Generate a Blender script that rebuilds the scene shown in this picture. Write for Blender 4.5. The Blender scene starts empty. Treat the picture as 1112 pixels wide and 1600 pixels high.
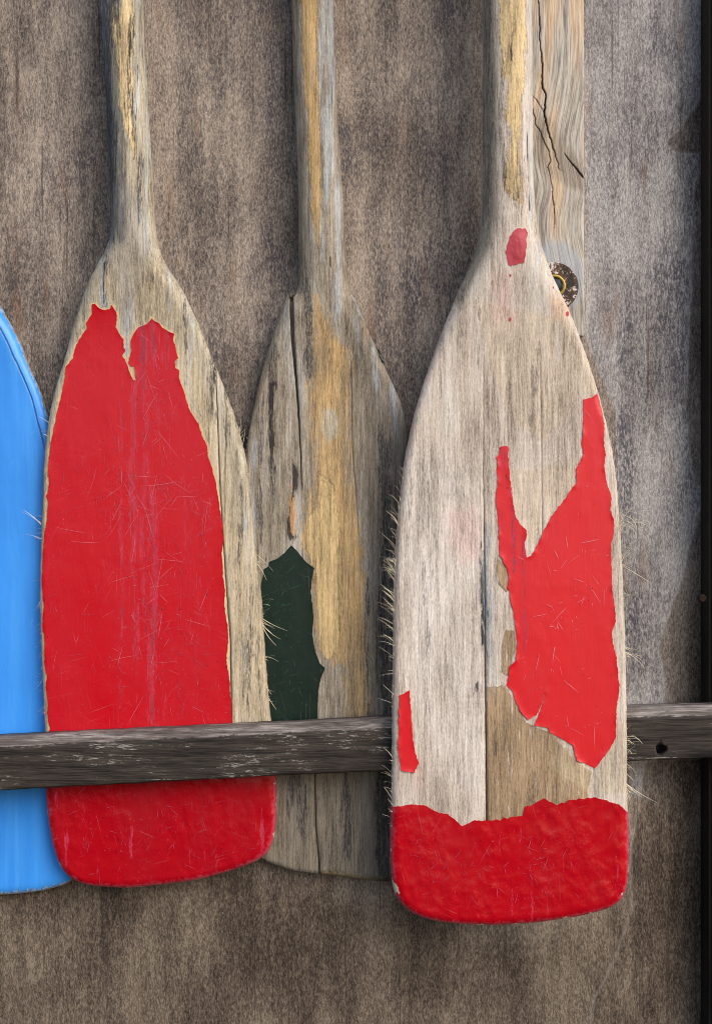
import bpy, math, random
import numpy as np
from mathutils import Vector, noise as mn
from mathutils.geometry import delaunay_2d_cdt
random.seed(7); rng = np.random.default_rng(7)
SC = bpy.context.scene; COL = SC.collection

# ------------------------------------------------------------------ camera, sky, sun, exposure
S = 0.78/1600          # metres per photograph pixel on the wall plane
D = 0.92               # camera to wall
cam_d = bpy.data.cameras.new('camera'); cam = bpy.data.objects.new('camera', cam_d); COL.objects.link(cam)
cam.location = (0, -D, 0); cam.rotation_euler = (math.radians(90), 0, 0)
cam_d.sensor_fit = 'VERTICAL'; cam_d.angle = 2*math.atan(0.39/D); cam_d.clip_start = .01; cam_d.clip_end = 200
SC.camera = cam
SUN = Vector((0.66, -0.72, 0.70)).normalized()
w = bpy.data.worlds.new('World'); SC.world = w; w.use_nodes = True
wn = w.node_tree; wn.nodes.clear()
sky = wn.nodes.new('ShaderNodeTexSky'); sky.sky_type = 'NISHITA'; sky.sun_disc = False
sky.sun_elevation = math.asin(SUN.z); sky.sun_rotation = math.atan2(SUN.x, SUN.y)
sky.dust_density = 2.5; sky.air_density = 1.0
bg = wn.nodes.new('ShaderNodeBackground'); bg.inputs[1].default_value = 0.15
wo = wn.nodes.new('ShaderNodeOutputWorld')
wn.links.new(sky.outputs[0], bg.inputs[0]); wn.links.new(bg.outputs[0], wo.inputs[0])
sd = bpy.data.lights.new('sun', 'SUN'); sd.energy = 1.4; sd.angle = math.radians(42); sd.color = (1, .98, .955)
sun = bpy.data.objects.new('sun', sd); COL.objects.link(sun)
sun.rotation_euler = SUN.to_track_quat('Z', 'Y').to_euler(); sun.location = (2, -2, 2)
SC.view_settings.view_transform = 'Standard'; SC.view_settings.look = 'None'
SC.view_settings.gamma = 1; SC.view_settings.use_curve_mapping = False
SC.view_settings.exposure = 0.44; SC.cycles.filter_width = 1.0
SC.render.engine = 'CYCLES'

# ------------------------------------------------------------------ node helpers
def lin(c):
    return tuple(((v/255)/12.92 if v/255 <= .04045 else ((v/255+.055)/1.055)**2.4) for v in c)+(1,)
class N:
    def __init__(s, name):
        s.m = bpy.data.materials.new(name); s.m.use_nodes = True; s.t = s.m.node_tree; s.t.nodes.clear()
        s.out = s.t.nodes.new('ShaderNodeOutputMaterial'); s.b = s.t.nodes.new('ShaderNodeBsdfPrincipled')
        s.t.links.new(s.b.outputs[0], s.out.inputs[0]); s.tc = s.t.nodes.new('ShaderNodeTexCoord').outputs['Object']
    def put(s, sock, v):
        if isinstance(v, bpy.types.NodeSocket): s.t.links.new(v, sock)
        else: sock.default_value = v
    def math(s, op, a, b=0.0, c=0.0, clamp=False):
        n = s.t.nodes.new('ShaderNodeMath'); n.operation = op; n.use_clamp = clamp
        s.put(n.inputs[0], a); s.put(n.inputs[1], b); s.put(n.inputs[2], c); return n.outputs[0]
    def add(s, a, b): return s.math('ADD', a, b)
    def mul(s, a, b, clamp=False): return s.math('MULTIPLY', a, b, clamp=clamp)
    def vec(s, sc=(1,1,1), off=(0,0,0), rot=(0,0,0), v=None):
        n = s.t.nodes.new('ShaderNodeMapping'); s.put(n.inputs['Vector'], v or s.tc)
        n.inputs['Scale'].default_value = sc; n.inputs['Location'].default_value = off; n.inputs['Rotation'].default_value = rot
        return n.outputs[0]
    def noise(s, sc, off=(0,0,0), detail=4, rough=.55, dist=0.0, rot=(0,0,0), v=None):
        n = s.t.nodes.new('ShaderNodeTexNoise'); s.put(n.inputs['Vector'], s.vec(sc, off, rot, v)); n.inputs['Scale'].default_value = 1
        n.inputs['Detail'].default_value = detail; n.inputs['Roughness'].default_value = rough; n.inputs['Distortion'].default_value = dist
        return n.outputs['Fac']
    def warp(s, amt=.002, sc=(14,14,5)):
        n = s.t.nodes.new('ShaderNodeTexNoise'); s.put(n.inputs['Vector'], s.vec(sc)); n.inputs['Scale'].default_value = 1; n.inputs['Detail'].default_value = 3
        a = s.t.nodes.new('ShaderNodeVectorMath'); a.operation = 'MULTIPLY_ADD'
        s.put(a.inputs[0], n.outputs['Color']); a.inputs[1].default_value = (amt, amt, amt*2); s.put(a.inputs[2], s.tc); return a.outputs[0]
    def sm(s, x, lo, hi, a=0.0, b=1.0):
        n = s.t.nodes.new('ShaderNodeMapRange'); n.interpolation_type = 'SMOOTHSTEP'
        s.put(n.inputs[0], x); n.inputs[1].default_value = lo; n.inputs[2].default_value = hi; n.inputs[3].default_value = a; n.inputs[4].default_value = b
        return n.outputs[0]
    def mix(s, f, a, b, mode='MIX'):
        n = s.t.nodes.new('ShaderNodeMix'); n.data_type = 'RGBA'; n.blend_type = mode; n.clamp_factor = True
        s.put(n.inputs[0], f); s.put(n.inputs[6], a); s.put(n.inputs[7], b); return n.outputs[2]
    def ramp(s, f, stops):
        n = s.t.nodes.new('ShaderNodeValToRGB'); e = n.color_ramp.elements
        while len(e) < len(stops): e.new(.5)
        for i, (p, c) in enumerate(stops): e[i].position = p; e[i].color = lin(c)
        s.put(n.inputs[0], f); return n.outputs[0]
    def attr(s, name):
        n = s.t.nodes.new('ShaderNodeAttribute'); n.attribute_name = name; return n.outputs['Fac']
    def mask(s, name, soft=3.0, amp=6.0, nz=None):      # 1 inside the tone area; attribute holds pixels inside (+)
        v = s.attr(name)
        if amp:
            nz = nz if nz is not None else s.noise((260,260,90), detail=5, rough=.65)
            v = s.add(v, s.mul(s.add(nz, -.5), amp*2))
        return s.sm(v, -soft, soft)
    def bump(s, h, dist, strength=1.0, nrm=None):
        n = s.t.nodes.new('ShaderNodeBump'); s.put(n.inputs['Height'], h); n.inputs['Distance'].default_value = dist; n.inputs['Strength'].default_value = strength
        if nrm: s.put(n.inputs['Normal'], nrm)
        return n.outputs[0]
    def done(s, col, rough=.7, nrm=None, spec=.3):
        s.put(s.b.inputs['Base Color'], col); s.put(s.b.inputs['Roughness'], rough); s.b.inputs['Specular IOR Level'].default_value = spec
        if nrm: s.put(s.b.inputs['Normal'], nrm)
        return s.m

# ------------------------------------------------------------------ geometry helpers
def tag(o, label=None, cat=None, group=None, kind=None):
    if label: o['label'] = label
    if cat: o['category'] = cat
    if group: o['group'] = group
    if kind: o['kind'] = kind
    return o
def empty(name, loc):
    o = bpy.data.objects.new(name, None); COL.objects.link(o); o.location = loc; o.empty_display_size = .03; return o
def mesh(name, verts, faces, mat, parent=None, attrs=None, smooth=True):
    V = np.asarray(verts, dtype=float)
    if parent is not None: V = V - np.array(parent.location)
    me = bpy.data.meshes.new(name); me.from_pydata(V.tolist(), [], [tuple(int(i) for i in f) for f in faces]); me.update()
    if smooth: me.polygons.foreach_set('use_smooth', [True]*len(me.polygons))
    for k, a in (attrs or {}).items():
        at = me.attributes.new(k, 'FLOAT', 'POINT'); at.data.foreach_set('value', np.asarray(a, dtype=np.float32))
    o = bpy.data.objects.new(name, me); COL.objects.link(o); me.materials.append(mat)
    if parent is not None: o.parent = parent
    return o
def fixnormals(o):
    import bmesh
    bm = bmesh.new(); bm.from_mesh(o.data); bmesh.ops.recalc_face_normals(bm, faces=bm.faces); bm.to_mesh(o.data); bm.free()
def sdf(px, py, poly):                                   # pixels, + inside
    P = np.asarray(poly, float); Q = np.roll(P, -1, 0)
    px = np.asarray(px, float).ravel(); py = np.asarray(py, float).ravel(); out = np.empty(len(px))
    for s0 in range(0, len(px), 20000):
        x = px[s0:s0+20000, None]; y = py[s0:s0+20000, None]
        dx = Q[:,0]-P[:,0]; dy = Q[:,1]-P[:,1]; L = dx*dx+dy*dy+1e-12
        t = np.clip(((x-P[:,0])*dx+(y-P[:,1])*dy)/L, 0, 1)
        d = np.sqrt(((x-P[:,0]-t*dx)**2+(y-P[:,1]-t*dy)**2).min(1))
        c = ((P[:,1] > y) != (Q[:,1] > y)) & (x < (dx*(y-P[:,1])/(dy+(np.abs(dy) < 1e-9)*1e-9)+P[:,0]))
        out[s0:s0+20000] = np.where(c.sum(1) % 2 == 1, d, -d)
    return out
def ldist(px, py, line):                                 # distance to open polyline (pixels) and local width
    P = np.asarray(line, float); x = np.asarray(px)[:,None]; y = np.asarray(py)[:,None]
    A = P[:-1]; B = P[1:]; dx = B[:,0]-A[:,0]; dy = B[:,1]-A[:,1]
    t = np.clip(((x-A[:,0])*dx+(y-A[:,1])*dy)/(dx*dx+dy*dy+1e-9), 0, 1)
    d = np.sqrt((x-A[:,0]-t*dx)**2+(y-A[:,1]-t*dy)**2)
    wv = A[:,2]+(B[:,2]-A[:,2])*t if P.shape[1] > 2 else np.ones_like(d)
    return (wv-d).max(1)                                 # + inside the line
def lines(spec, sl=1.5):
    def f(x, y):
        o = np.full(len(x), -60.)
        for lx, y0, y1, wd in spec:
            dx = np.abs(x-(lx+2.5*np.sin(y*.021+lx))); dy = np.maximum(np.maximum(y0-y, y-y1), 0)
            o = np.maximum(o, wd-dx*sl-dy*.25)
        return o
    return f
def world(px, py, c, extra=0):                           # seen at pixel (px,py) when c metres off the wall
    k = S*(D-c)/D
    return np.stack([(px-556)*k, -(c+extra)+0*px, (800-py)*k], -1)
def chaikin(P, n=2):
    P = np.asarray(P, float)
    for _ in range(n):
        Q = np.empty((2*len(P), 2)); Q[0::2][1:] = P[1:]*.75+P[:-1]*.25; Q[1::2][:-1] = P[:-1]*.75+P[1:]*.25
        Q[0] = P[0]; Q[-1] = P[-1]; P = Q
    return P
def fbm(x, y, sc, seed=0.0, oct=4):
    return np.array([mn.fractal(Vector((a*sc, b*sc, seed)), 1.0, 2.0, oct) for a, b in zip(np.ravel(x), np.ravel(y))])
def jag(poly, step=2.2, amp=1.0, seed=0):                # broken edge: subdivide and roughen
    P = np.asarray(poly, float); out = []
    for a, b in zip(P, np.roll(P, -1, 0)):
        n = max(1, int(np.hypot(*(b-a))/step))
        for i in range(n): out.append(a+(b-a)*i/n)
    out = np.array(out); nx = fbm(out[:,0], out[:,1], .2, seed+3.3, 4); ny = fbm(out[:,0], out[:,1], .2, seed+9.1, 4)
    return out+np.stack([nx, ny], -1)*amp*1.6
def grid_faces(nr, nc, o=0, flip=False):
    F = []
    for r in range(nr-1):
        for c in range(nc-1):
            a = o+r*nc+c; f = (a, a+1, a+nc+1, a+nc); F.append(f[::-1] if flip else f)
    return F
def box(name, x0, x1, y0, y1, z0, z1, mat, parent=None, bev=.001):
    import bmesh
    bm = bmesh.new(); bmesh.ops.create_cube(bm, size=1)
    for v in bm.verts: v.co = Vector(((x0+x1)/2+v.co.x*(x1-x0), (y0+y1)/2+v.co.y*(y1-y0), (z0+z1)/2+v.co.z*(z1-z0)))
    if bev: bmesh.ops.bevel(bm, geom=bm.edges[:], offset=bev, segments=2, affect='EDGES')
    V = [v.co[:] for v in bm.verts]; F = [[v.index for v in f.verts] for f in bm.faces]
    bm.free(); return mesh(name, V, F, mat, parent, smooth=False)

# ------------------------------------------------------------------ materials
def wall_mat():
    n = N('weathered_plywood'); wv = n.warp(.004)
    f1 = n.noise((1500,1500,480), detail=3, rough=.75, v=wv)
    f2 = n.noise((820,820,240), (3,1,7), detail=4, rough=.7, v=wv)
    st = n.noise((95,95,12), (5,2,1), detail=5, rough=.7, v=wv)
    bl = n.noise((15,15,8), (1,5,2), detail=5, rough=.6)
    v = n.add(n.add(n.mul(n.sm(f1,.33,.67), .28), n.mul(n.sm(f2,.33,.67), .28)), n.add(n.mul(n.sm(st,.34,.66), .14), n.mul(n.sm(bl,.34,.66), .28)))
    warmc = n.ramp(v, [(.14,(56,52,54)), (.36,(102,92,85)), (.54,(139,126,115)), (.82,(184,168,152))])
    greyc = n.ramp(v, [(.14,(68,66,69)), (.36,(116,111,110)), (.54,(150,145,143)), (.82,(190,184,180))])
    darkc = n.ramp(v, [(.16,(40,33,28)), (.36,(72,61,52)), (.56,(104,91,78)), (.80,(140,126,110))])
    c = n.mix(n.mask('grey', 2, 5, bl), warmc, greyc)
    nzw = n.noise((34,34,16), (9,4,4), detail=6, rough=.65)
    blue = n.mul(n.sm(n.noise((26,26,9), (8,3,4), detail=4, rough=.6), .5, .68), n.sm(f2, .62, .4))
    c = n.mix(n.mul(blue, .75), c, lin((66,64,76)))
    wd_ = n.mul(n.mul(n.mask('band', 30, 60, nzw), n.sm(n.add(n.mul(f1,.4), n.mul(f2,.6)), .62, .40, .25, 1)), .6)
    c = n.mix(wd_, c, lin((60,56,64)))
    rust = n.mul(n.sm(n.noise((60,60,9), (2,9,4), detail=3), .58, .72), .35)
    c = n.mix(rust, c, lin((128,92,68)))
    nz = n.noise((24,24,14), (4,4,4), detail=5, rough=.6)
    c = n.mix(n.mul(n.mask('lower_dark', 50, 40, nz), .95), c, darkc)
    sm_ = n.mask('stain', 1.6, 9, nz)
    c = n.mix(n.mul(sm_, .72), c, darkc)
    tide = n.mul(n.sm(n.math('ABSOLUTE', n.add(n.attr('stain'), n.mul(n.add(nz,-.5), 18))), 5, 0), .17)
    c = n.mix(tide, c, lin((176,166,160)))
    strk = n.mul(n.sm(n.noise((330,330,7), (7,7,3), detail=2, v=wv), .63, .72), .55)
    c = n.mix(strk, c, lin((62,52,46)))
    wh = n.mul(n.sm(n.noise((240,240,240), (2,7,3), detail=2), .735, .78), .5)
    c = n.mix(wh, c, lin((178,176,178)))
    h = n.add(n.mul(f1, .5), n.add(n.mul(f2, .6), n.mul(strk, -.5)))
    return n.done(c, .8, n.bump(h, .0009, .7), .2)

def wood_mat(name, off, dark, mid, light, stains=(), bluish=.35, streak=.6, contrast=1.0, paint=None, smk=.85):
    n = N(name); wv = n.warp(.0035, (16,16,5)); o = off
    g1 = n.noise((1600,700,110), (o,0,o), detail=4, rough=.7, v=wv)
    g2 = n.noise((330,200,15), (o+2,3,1), detail=5, rough=.68, v=wv)
    g3 = n.noise((95,60,6), (o+4,3,2), detail=5, rough=.65, v=wv)
    sp = n.noise((1300,1300,420), (1,2,o), detail=3, rough=.7)
    bl = n.noise((22,22,10), (o,4,o), detail=5, rough=.6)
    hl = n.noise((780,500,34), (o,5,o+1), detail=3, rough=.75, v=wv)
    v = n.add(n.add(n.mul(n.sm(g1,.36,.64), .18*contrast), n.add(n.mul(n.sm(g2,.33,.67), .2*contrast), n.mul(n.sm(hl,.38,.62), .14*contrast))),
              n.add(n.add(n.mul(n.sm(g3,.33,.67), .18), n.mul(n.sm(bl,.33,.67), .18)), n.mul(n.sm(sp,.36,.64), .14)))
    c = n.ramp(v, [(.14,dark), (.46,mid), (.80,light)])
    bm_ = n.mul(n.sm(n.add(n.mul(g3,.6), n.mul(bl,.4)), .5, .62), bluish)
    c = n.mix(bm_, c, n.ramp(v, [(.15,(84,86,92)), (.5,(136,138,142)), (.85,(178,179,182))]))
    dk = n.mul(n.sm(n.noise((420,240,9), (o+9,1,5), detail=3, rough=.6, v=wv), .6, .72), streak)
    c = n.mix(dk, c, lin(tuple(int(k*.55) for k in dark)))
    nze = n.noise((300,300,42), (o,6,2), detail=6, rough=.72); nzh = n.noise((360,360,30), (o,1,6), detail=5, rough=.7, v=wv)
    for nm, col, soft, amp, op in stains:  # stain tones; the side mask is handle shade put into the colour
        crisp = soft < 1.5
        k = n.mul(n.mask(nm, soft, amp, nze if crisp else None), op)
        if soft >= 3: k = n.mul(k, n.sm(n.add(n.mul(g3,.5), n.mul(bl,.5)), .38, .6, .5, 1))
        if crisp and nm != 'blk': k = n.mul(k, n.sm(nzh, .58, .66, 1, .12))
        lo, md, hi = tuple(int(q*.55) for q in col), col, tuple(min(255, int(q*1.25)) for q in col)
        c = n.mix(k, c, n.ramp(v, [(.16,lo), (.5,md), (.82,hi)]))
        if crisp and nm != 'blk':
            e = n.add(n.attr(nm), n.mul(n.add(nze, -.5), amp*2)); e = n.mul(n.mul(n.sm(n.math('ABSOLUTE', e), 1.5, .2), n.sm(g2,.35,.6)), .6)
            c = n.mix(e, c, lin((84,70,54)))
    sv = n.add(n.add(n.attr('smudge'), 5), n.add(n.mul(n.add(nze,-.5), 60), n.mul(n.add(g2,-.5), 50)))
    c = n.mix(n.mul(n.mul(n.sm(sv, -2, 5), n.sm(n.add(n.mul(g1,.6), n.mul(sp,.4)), .60, .44, .35, 1)), smk), c, lin((54,51,54)))
    lv = n.add(n.add(n.attr('cool'), 4), n.add(n.mul(n.add(nze,-.5), 40), n.mul(n.add(g2,-.5), 30)))
    c = n.mix(n.mul(n.sm(lv, -3, 7), .6), c, n.ramp(v, [(.16,(96,102,108)), (.5,(158,166,172)), (.82,(208,214,218))]))
    fv = n.add(n.add(n.attr('fissure'), 1.1), n.mul(n.add(nze,-.5), 9))
    c = n.mix(n.mul(n.sm(fv, -.5, .5), .85), c, lin((46,40,36)))
    pit = n.sm(n.noise((700,700,230), (o,8,3), detail=2), .70, .76)
    c = n.mix(n.mul(pit,.55), c, lin((70,60,50)))
    if paint:
        a = n.attr('rim'); k = n.sm(n.add(a, n.mul(n.add(n.noise((240,240,120), detail=4, rough=.7), -.5), 20)), -3.5, -1.5)
        c = n.mix(n.mul(k, .85), c, lin(paint))
    h = n.add(n.add(n.mul(g1,.55), n.mul(g2,.5)), n.add(n.mul(dk,-.5), n.add(n.mul(sp,.3), n.mul(n.sm(fv,-.5,.5), -1.0))))
    for nm, col, soft, amp, op in stains:
        if soft < 1.5: h = n.add(h, n.mul(n.mask(nm, soft, amp), -.5))
    return n.done(c, .78, n.bump(h, .0009, .75), .22)

def paint_mat(name, base, off, worn, lump=.25, wornk=.6, rough=.36, dull=(120,20,40), scr=1.0, spots=True, edge=False, pebble=.3):
    n = N(name); wv = n.warp(.003)
    lg = n.noise((30,30,8), (off,1,2), detail=4, rough=.55, v=wv)
    lp = n.noise((95,95,60), (off,4,2), detail=3, rough=.5)
    lq = n.noise((420,420,300), (2,off,2), detail=3, rough=.55)
    fb = n.noise((900,500,40), (1,off,2), detail=3, rough=.6, v=wv)
    c = n.mix(n.mul(n.sm(lg, .35, .65), .25), lin(base), lin(dull))
    wn = n.attr('worn'); wz = n.noise((260,260,40), (off,7,1), detail=6, rough=.75, v=wv); fz = n.noise((1200,1200,260), (off,2,2), detail=3, rough=.7)
    k = n.mul(n.mul(n.sm(n.add(n.add(wn, n.mul(n.add(wz,-.5), 34)), n.mul(n.add(fz,-.5), 16)), -1, 4), n.sm(fz,.34,.6,.35,1)), wornk)
    c = n.mix(k, c, lin(worn))
    dkk = n.mul(n.sm(n.add(n.add(wn, n.mul(n.add(n.noise((300,300,30), (off,2,8), detail=5, rough=.75, v=wv),-.5), 44)), n.mul(n.add(fz,-.5), 18)), 3.5, 8), wornk)
    c = n.mix(dkk, c, lin(tuple(int(q*.45)+18 for q in worn)))
    c = n.mix(n.mul(n.sm(n.noise((1100,1100,500), (off,5,5), detail=3, rough=.7), .6, .72), n.mul(n.sm(n.noise((70,70,40), (off,2,5), detail=4), .45, .62), .35)), c, lin(tuple(min(255, int(q*1.15+22)) for q in worn)))
    s = None
    for i, (ang, sx, sz) in enumerate([(.25,1500,28), (-.5,1700,36), (1.15,1500,40), (-1.3,1800,34), (.02,1300,14)]):
        q = n.sm(n.noise((sx,60,sz), (off+i*3,0,i), detail=1, rough=.4, v=n.vec(rot=(0,ang,0))), .735, .775)
        gate = n.sm(n.noise((38,38,38), (i*5,off,3), detail=2), .48, .62)
        q = n.mul(q, gate); s = q if s is None else n.math('MAXIMUM', s, q)
    s = n.mul(s, .13*scr)
    c = n.mix(s, c, n.mix(.62, lin(base), lin((235,225,230))))
    if spots:
        d = n.sm(n.noise((520,520,420), (3,off,9), detail=2), .735, .77)
        c = n.mix(n.mul(d,.55), c, lin(tuple(min(255, int(q*.5+100)) for q in base)))
        d2 = n.sm(n.noise((460,460,460), (9,off,1), detail=1), .755, .775)
        c = n.mix(n.mul(d2,.8), c, lin((40,20,22)))
    if edge:
        ed = n.attr('edge'); ez = n.noise((230,230,230), (off,3,3), detail=5, rough=.7)
        c = n.mix(n.mul(n.sm(n.add(ed, n.mul(n.add(ez,-.5), 26)), 9, 2), .6), c, lin((196,84,104)))
        c = n.mix(n.sm(n.add(n.mul(ed, .4), n.mul(n.add(n.noise((90,90,90), (off,3,7), detail=5, rough=.7),-.5), 16)), -.2, -.8), c, lin((214,198,174)))
    r = n.add(n.mul(n.add(k, s), .35), n.sm(lg,.3,.7, rough-.04, rough+.1))
    area = n.sm(n.noise((28,28,20), (off,9,9), detail=3), .42, .6, .25, 1.0)
    b = n.bump(n.mul(n.add(n.mul(lp,.75), n.mul(lq,pebble*.5)), area), .004*lump, 1.0)
    b = n.bump(n.add(n.mul(fb,.5), n.mul(s,-.8)), .0003, .6, b)
    return n.done(c, r, b, .42)

def rail_mat(name, vert=False, dark=(26,22,20), mid=(60,53,48), hi=(164,159,154), flake=.8):
    n = N(name)
    if vert:
        sc = lambda a, b: (a, a*.7, b)
    else:
        sc = lambda a, b: (b, a*.7, a)
    wv = n.warp(.002, (10,14,14))
    g1 = n.noise(sc(1300,60), (1,2,3), detail=4, rough=.65, v=wv)
    g2 = n.noise(sc(300,12), (4,2,3), detail=4, rough=.6, v=wv)
    bl = n.noise(sc(45,14), (7,2,3), detail=4, rough=.6)
    v = n.add(n.add(n.mul(n.sm(g1,.3,.7),.4), n.mul(n.sm(g2,.3,.7),.35)), n.mul(n.sm(bl,.3,.7),.25))
    c = n.ramp(v, [(.2,dark), (.6,mid), (.9,tuple(int(k*1.35) for k in mid))])
    fl = n.mul(n.sm(n.add(n.mul(n.noise(sc(1500,190), (1,5,3), detail=3, rough=.7, v=wv),.4), n.mul(n.noise(sc(480,70), (3,9,3), detail=6, rough=.75, v=wv),.6)), .545, .565), n.sm(n.add(n.mul(bl,.6), n.mul(g2,.4)), .50, .56))
    if flake: c = n.mix(n.mul(fl, flake), c, lin(hi))
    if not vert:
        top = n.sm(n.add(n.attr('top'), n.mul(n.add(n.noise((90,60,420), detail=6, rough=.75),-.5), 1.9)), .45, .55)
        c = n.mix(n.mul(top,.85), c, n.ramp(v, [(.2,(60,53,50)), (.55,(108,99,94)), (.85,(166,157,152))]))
    cr = n.sm(n.noise(sc(600,9), (5,5,9), detail=2, v=wv), .66, .72)
    c = n.mix(n.mul(cr,.7), c, lin((24,20,18)))
    h = n.add(n.add(n.mul(g1,.5), n.mul(g2,.4)), n.add(n.mul(fl,.4), n.mul(cr,-.6)))
    return n.done(c, .75, n.bump(h, .0007, .8), .25)

def plain(name, col, rough=.6, metal=0, sp=.3, amp=.25, sc=300):
    n = N(name); f = n.noise((sc,sc,sc), detail=4)
    c = n.mix(n.mul(f, amp*2), lin(col), lin(tuple(int(k*.55) for k in col)))
    n.b.inputs['Metallic'].default_value = metal
    return n.done(c, rough, n.bump(f, .0004, .5), sp)

# ------------------------------------------------------------------ the plywood wall
def wall():
    xs = np.concatenate([np.linspace(-2600,-60,30), np.linspace(-50,1160,180), np.linspace(1200,3700,30)])
    ys = np.concatenate([np.linspace(-1500,-40,18), np.linspace(-30,1640,230), np.linspace(1680,3200,18)])
    X, Y = np.meshgrid(xs, ys); x = X.ravel(); y = Y.ravel()
    nr, nc = X.shape
    front = world(x, y, 0.0); back = front.copy(); back[:,1] = .018
    V = np.concatenate([front, back]); F = grid_faces(nr, nc, 0, True)
    o = nr*nc
    per = [(0*nc+c) for c in range(nc)]+[r*nc+nc-1 for r in range(1,nr)]+[(nr-1)*nc+c for c in range(nc-2,-1,-1)]+[r*nc for r in range(nr-2,0,-1)]
    for a, b in zip(per, per[1:]+per[:1]): F.append((a, b, b+o, a+o))
    F.append((o, o+(nr-1)*nc, o+nr*nc-1, o+nc-1))
    grey = [(912,-1500),(1400,-1500),(1400,1500),(985,1240),(960,640),(912,520)]
    lower_dark = [(-3000,1290),(300,1330),(620,1400),(800,1470),(1000,1380),(1060,1180),(1090,900),(1500,700),(1500,4000),(-3000,4000)]  # area where the wall colour turns darker towards the bottom
    st1 = [(1130,110),(1100,130),(1085,165),(1060,205),(1040,222),(1052,235),(1075,240),(1120,245)]
    st2 = [(1130,740),(1098,780),(1075,860),(1060,920),(1045,960),(1030,1015),(1036,1060),(1040,1110),(1130,1130)]
    st3 = [(1130,1180),(1010,1190),(1000,1260),(985,1330),(985,1420),(960,1500),(925,1560),(905,1700),(1400,1700),(1400,1180)]
    st4 = [(1100,240),(1080,300),(1082,420),(1070,640),(1085,760),(1300,760),(1300,240)]
    s = np.maximum.reduce([sdf(x,y,q) for q in (st1,st2,st3,st4)])
    z = np.zeros(o)
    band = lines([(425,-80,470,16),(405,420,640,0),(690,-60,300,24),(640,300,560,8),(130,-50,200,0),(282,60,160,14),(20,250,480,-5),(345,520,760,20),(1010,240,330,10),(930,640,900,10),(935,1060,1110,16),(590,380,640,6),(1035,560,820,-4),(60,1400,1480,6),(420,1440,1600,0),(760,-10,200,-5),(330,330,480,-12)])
    at = {'band': np.concatenate([band(x,y), z-60]), 'grey': np.concatenate([sdf(x,y,grey), z]), 'lower_dark': np.concatenate([sdf(x,y,lower_dark), z]), 'stain': np.concatenate([s, z-50])}
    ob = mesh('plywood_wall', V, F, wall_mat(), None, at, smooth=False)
    tag(ob, 'brown grey weathered plywood wall with speckled grain and water stains behind the paddles', 'wall')
wall()

# dark post at the right edge
pm = rail_mat('dark_post_wood', True, (20,16,14), (38,32,28), (90,80,70), .15)
def px2x(px, c): return (px-556)*S*(D-c)/D
def px2z(py, c): return (800-py)*S*(D-c)/D
post = empty('wooden_post', (px2x(1093,0)+.035, 0, -1.0))
pb = box('post_timber', px2x(1093,0), px2x(1093,0)+.07, -.0255, -.0002, -1.0, 1.0, pm, post, .0015)
tag(post, 'dark brown upright post at the right edge of the wall, crossed by the rail', 'post')

# ------------------------------------------------------------------ relief board (batten) with real cracks
def board(name, x0, x1, y0, y1, c0, thick, mat, cracks, step, attrs, und=.4):
    xs = np.arange(x0, x1+.01, step); ys = np.arange(y0, y1+.01, step*1.6); X, Y = np.meshgrid(xs, ys); nr, nc = X.shape
    x, y = X.ravel(), Y.ravel(); dep = np.zeros(len(x))
    for cr in cracks: cr = cr.copy(); cr[:,2] *= .5; dep = np.maximum(dep, np.clip(ldist(x, y, cr)/.7, 0, 1))
    crk = np.maximum.reduce([ldist(x, y, c_*np.array([1,1,.55])) for c_ in cracks])
    e = np.minimum.reduce([x-x0, x1-x, y-y0, y1-y]); rnd = np.clip(1-e/2.5, 0, 1)**2*.0011
    und_ = fbm(x*2.2, y*.35, .02, 4.4, 3)*.0005*und
    c = c0+thick
    V = world(x, y, c, 0); V[:,1] += dep*(thick*.85)+rnd-und_
    B = V.copy(); B[:,1] = -c0
    o = nr*nc; F = grid_faces(nr, nc, 0, True)
    per = [(0*nc+k) for k in range(nc)]+[r*nc+nc-1 for r in range(1,nr)]+[(nr-1)*nc+k for k in range(nc-2,-1,-1)]+[r*nc for r in range(nr-2,0,-1)]
    W = list(range(o)); back = {p: o+i for i, p in enumerate(per)}
    V2 = np.concatenate([V, B[per]]); 
    for a, b in zip(per, per[1:]+per[:1]): F.append((a, b, back[b], back[a]))
    F.append(tuple(back[p] for p in per[::-1]))
    at = {k: np.concatenate([f(x, y), np.full(len(per), -50.)]) for k, f in attrs.items()}
    at['crack'] = np.concatenate([crk, np.full(len(per), -50.)])
    return mesh(name, V2, F, mat, None, at)
def jline(P, amp=1.5, seed=0, step=3):
    P = np.asarray(P, float); out = []
    for a, b in zip(P[:-1], P[1:]):
        n = max(1, int(np.hypot(*(b-a)[:2])/step))
        for i in range(n): out.append(a+(b-a)*i/n)
    out.append(P[-1]); out = np.array(out)
    out[:,0] += fbm(out[:,0], out[:,1], .1, seed, 3)*amp; return out
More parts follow.
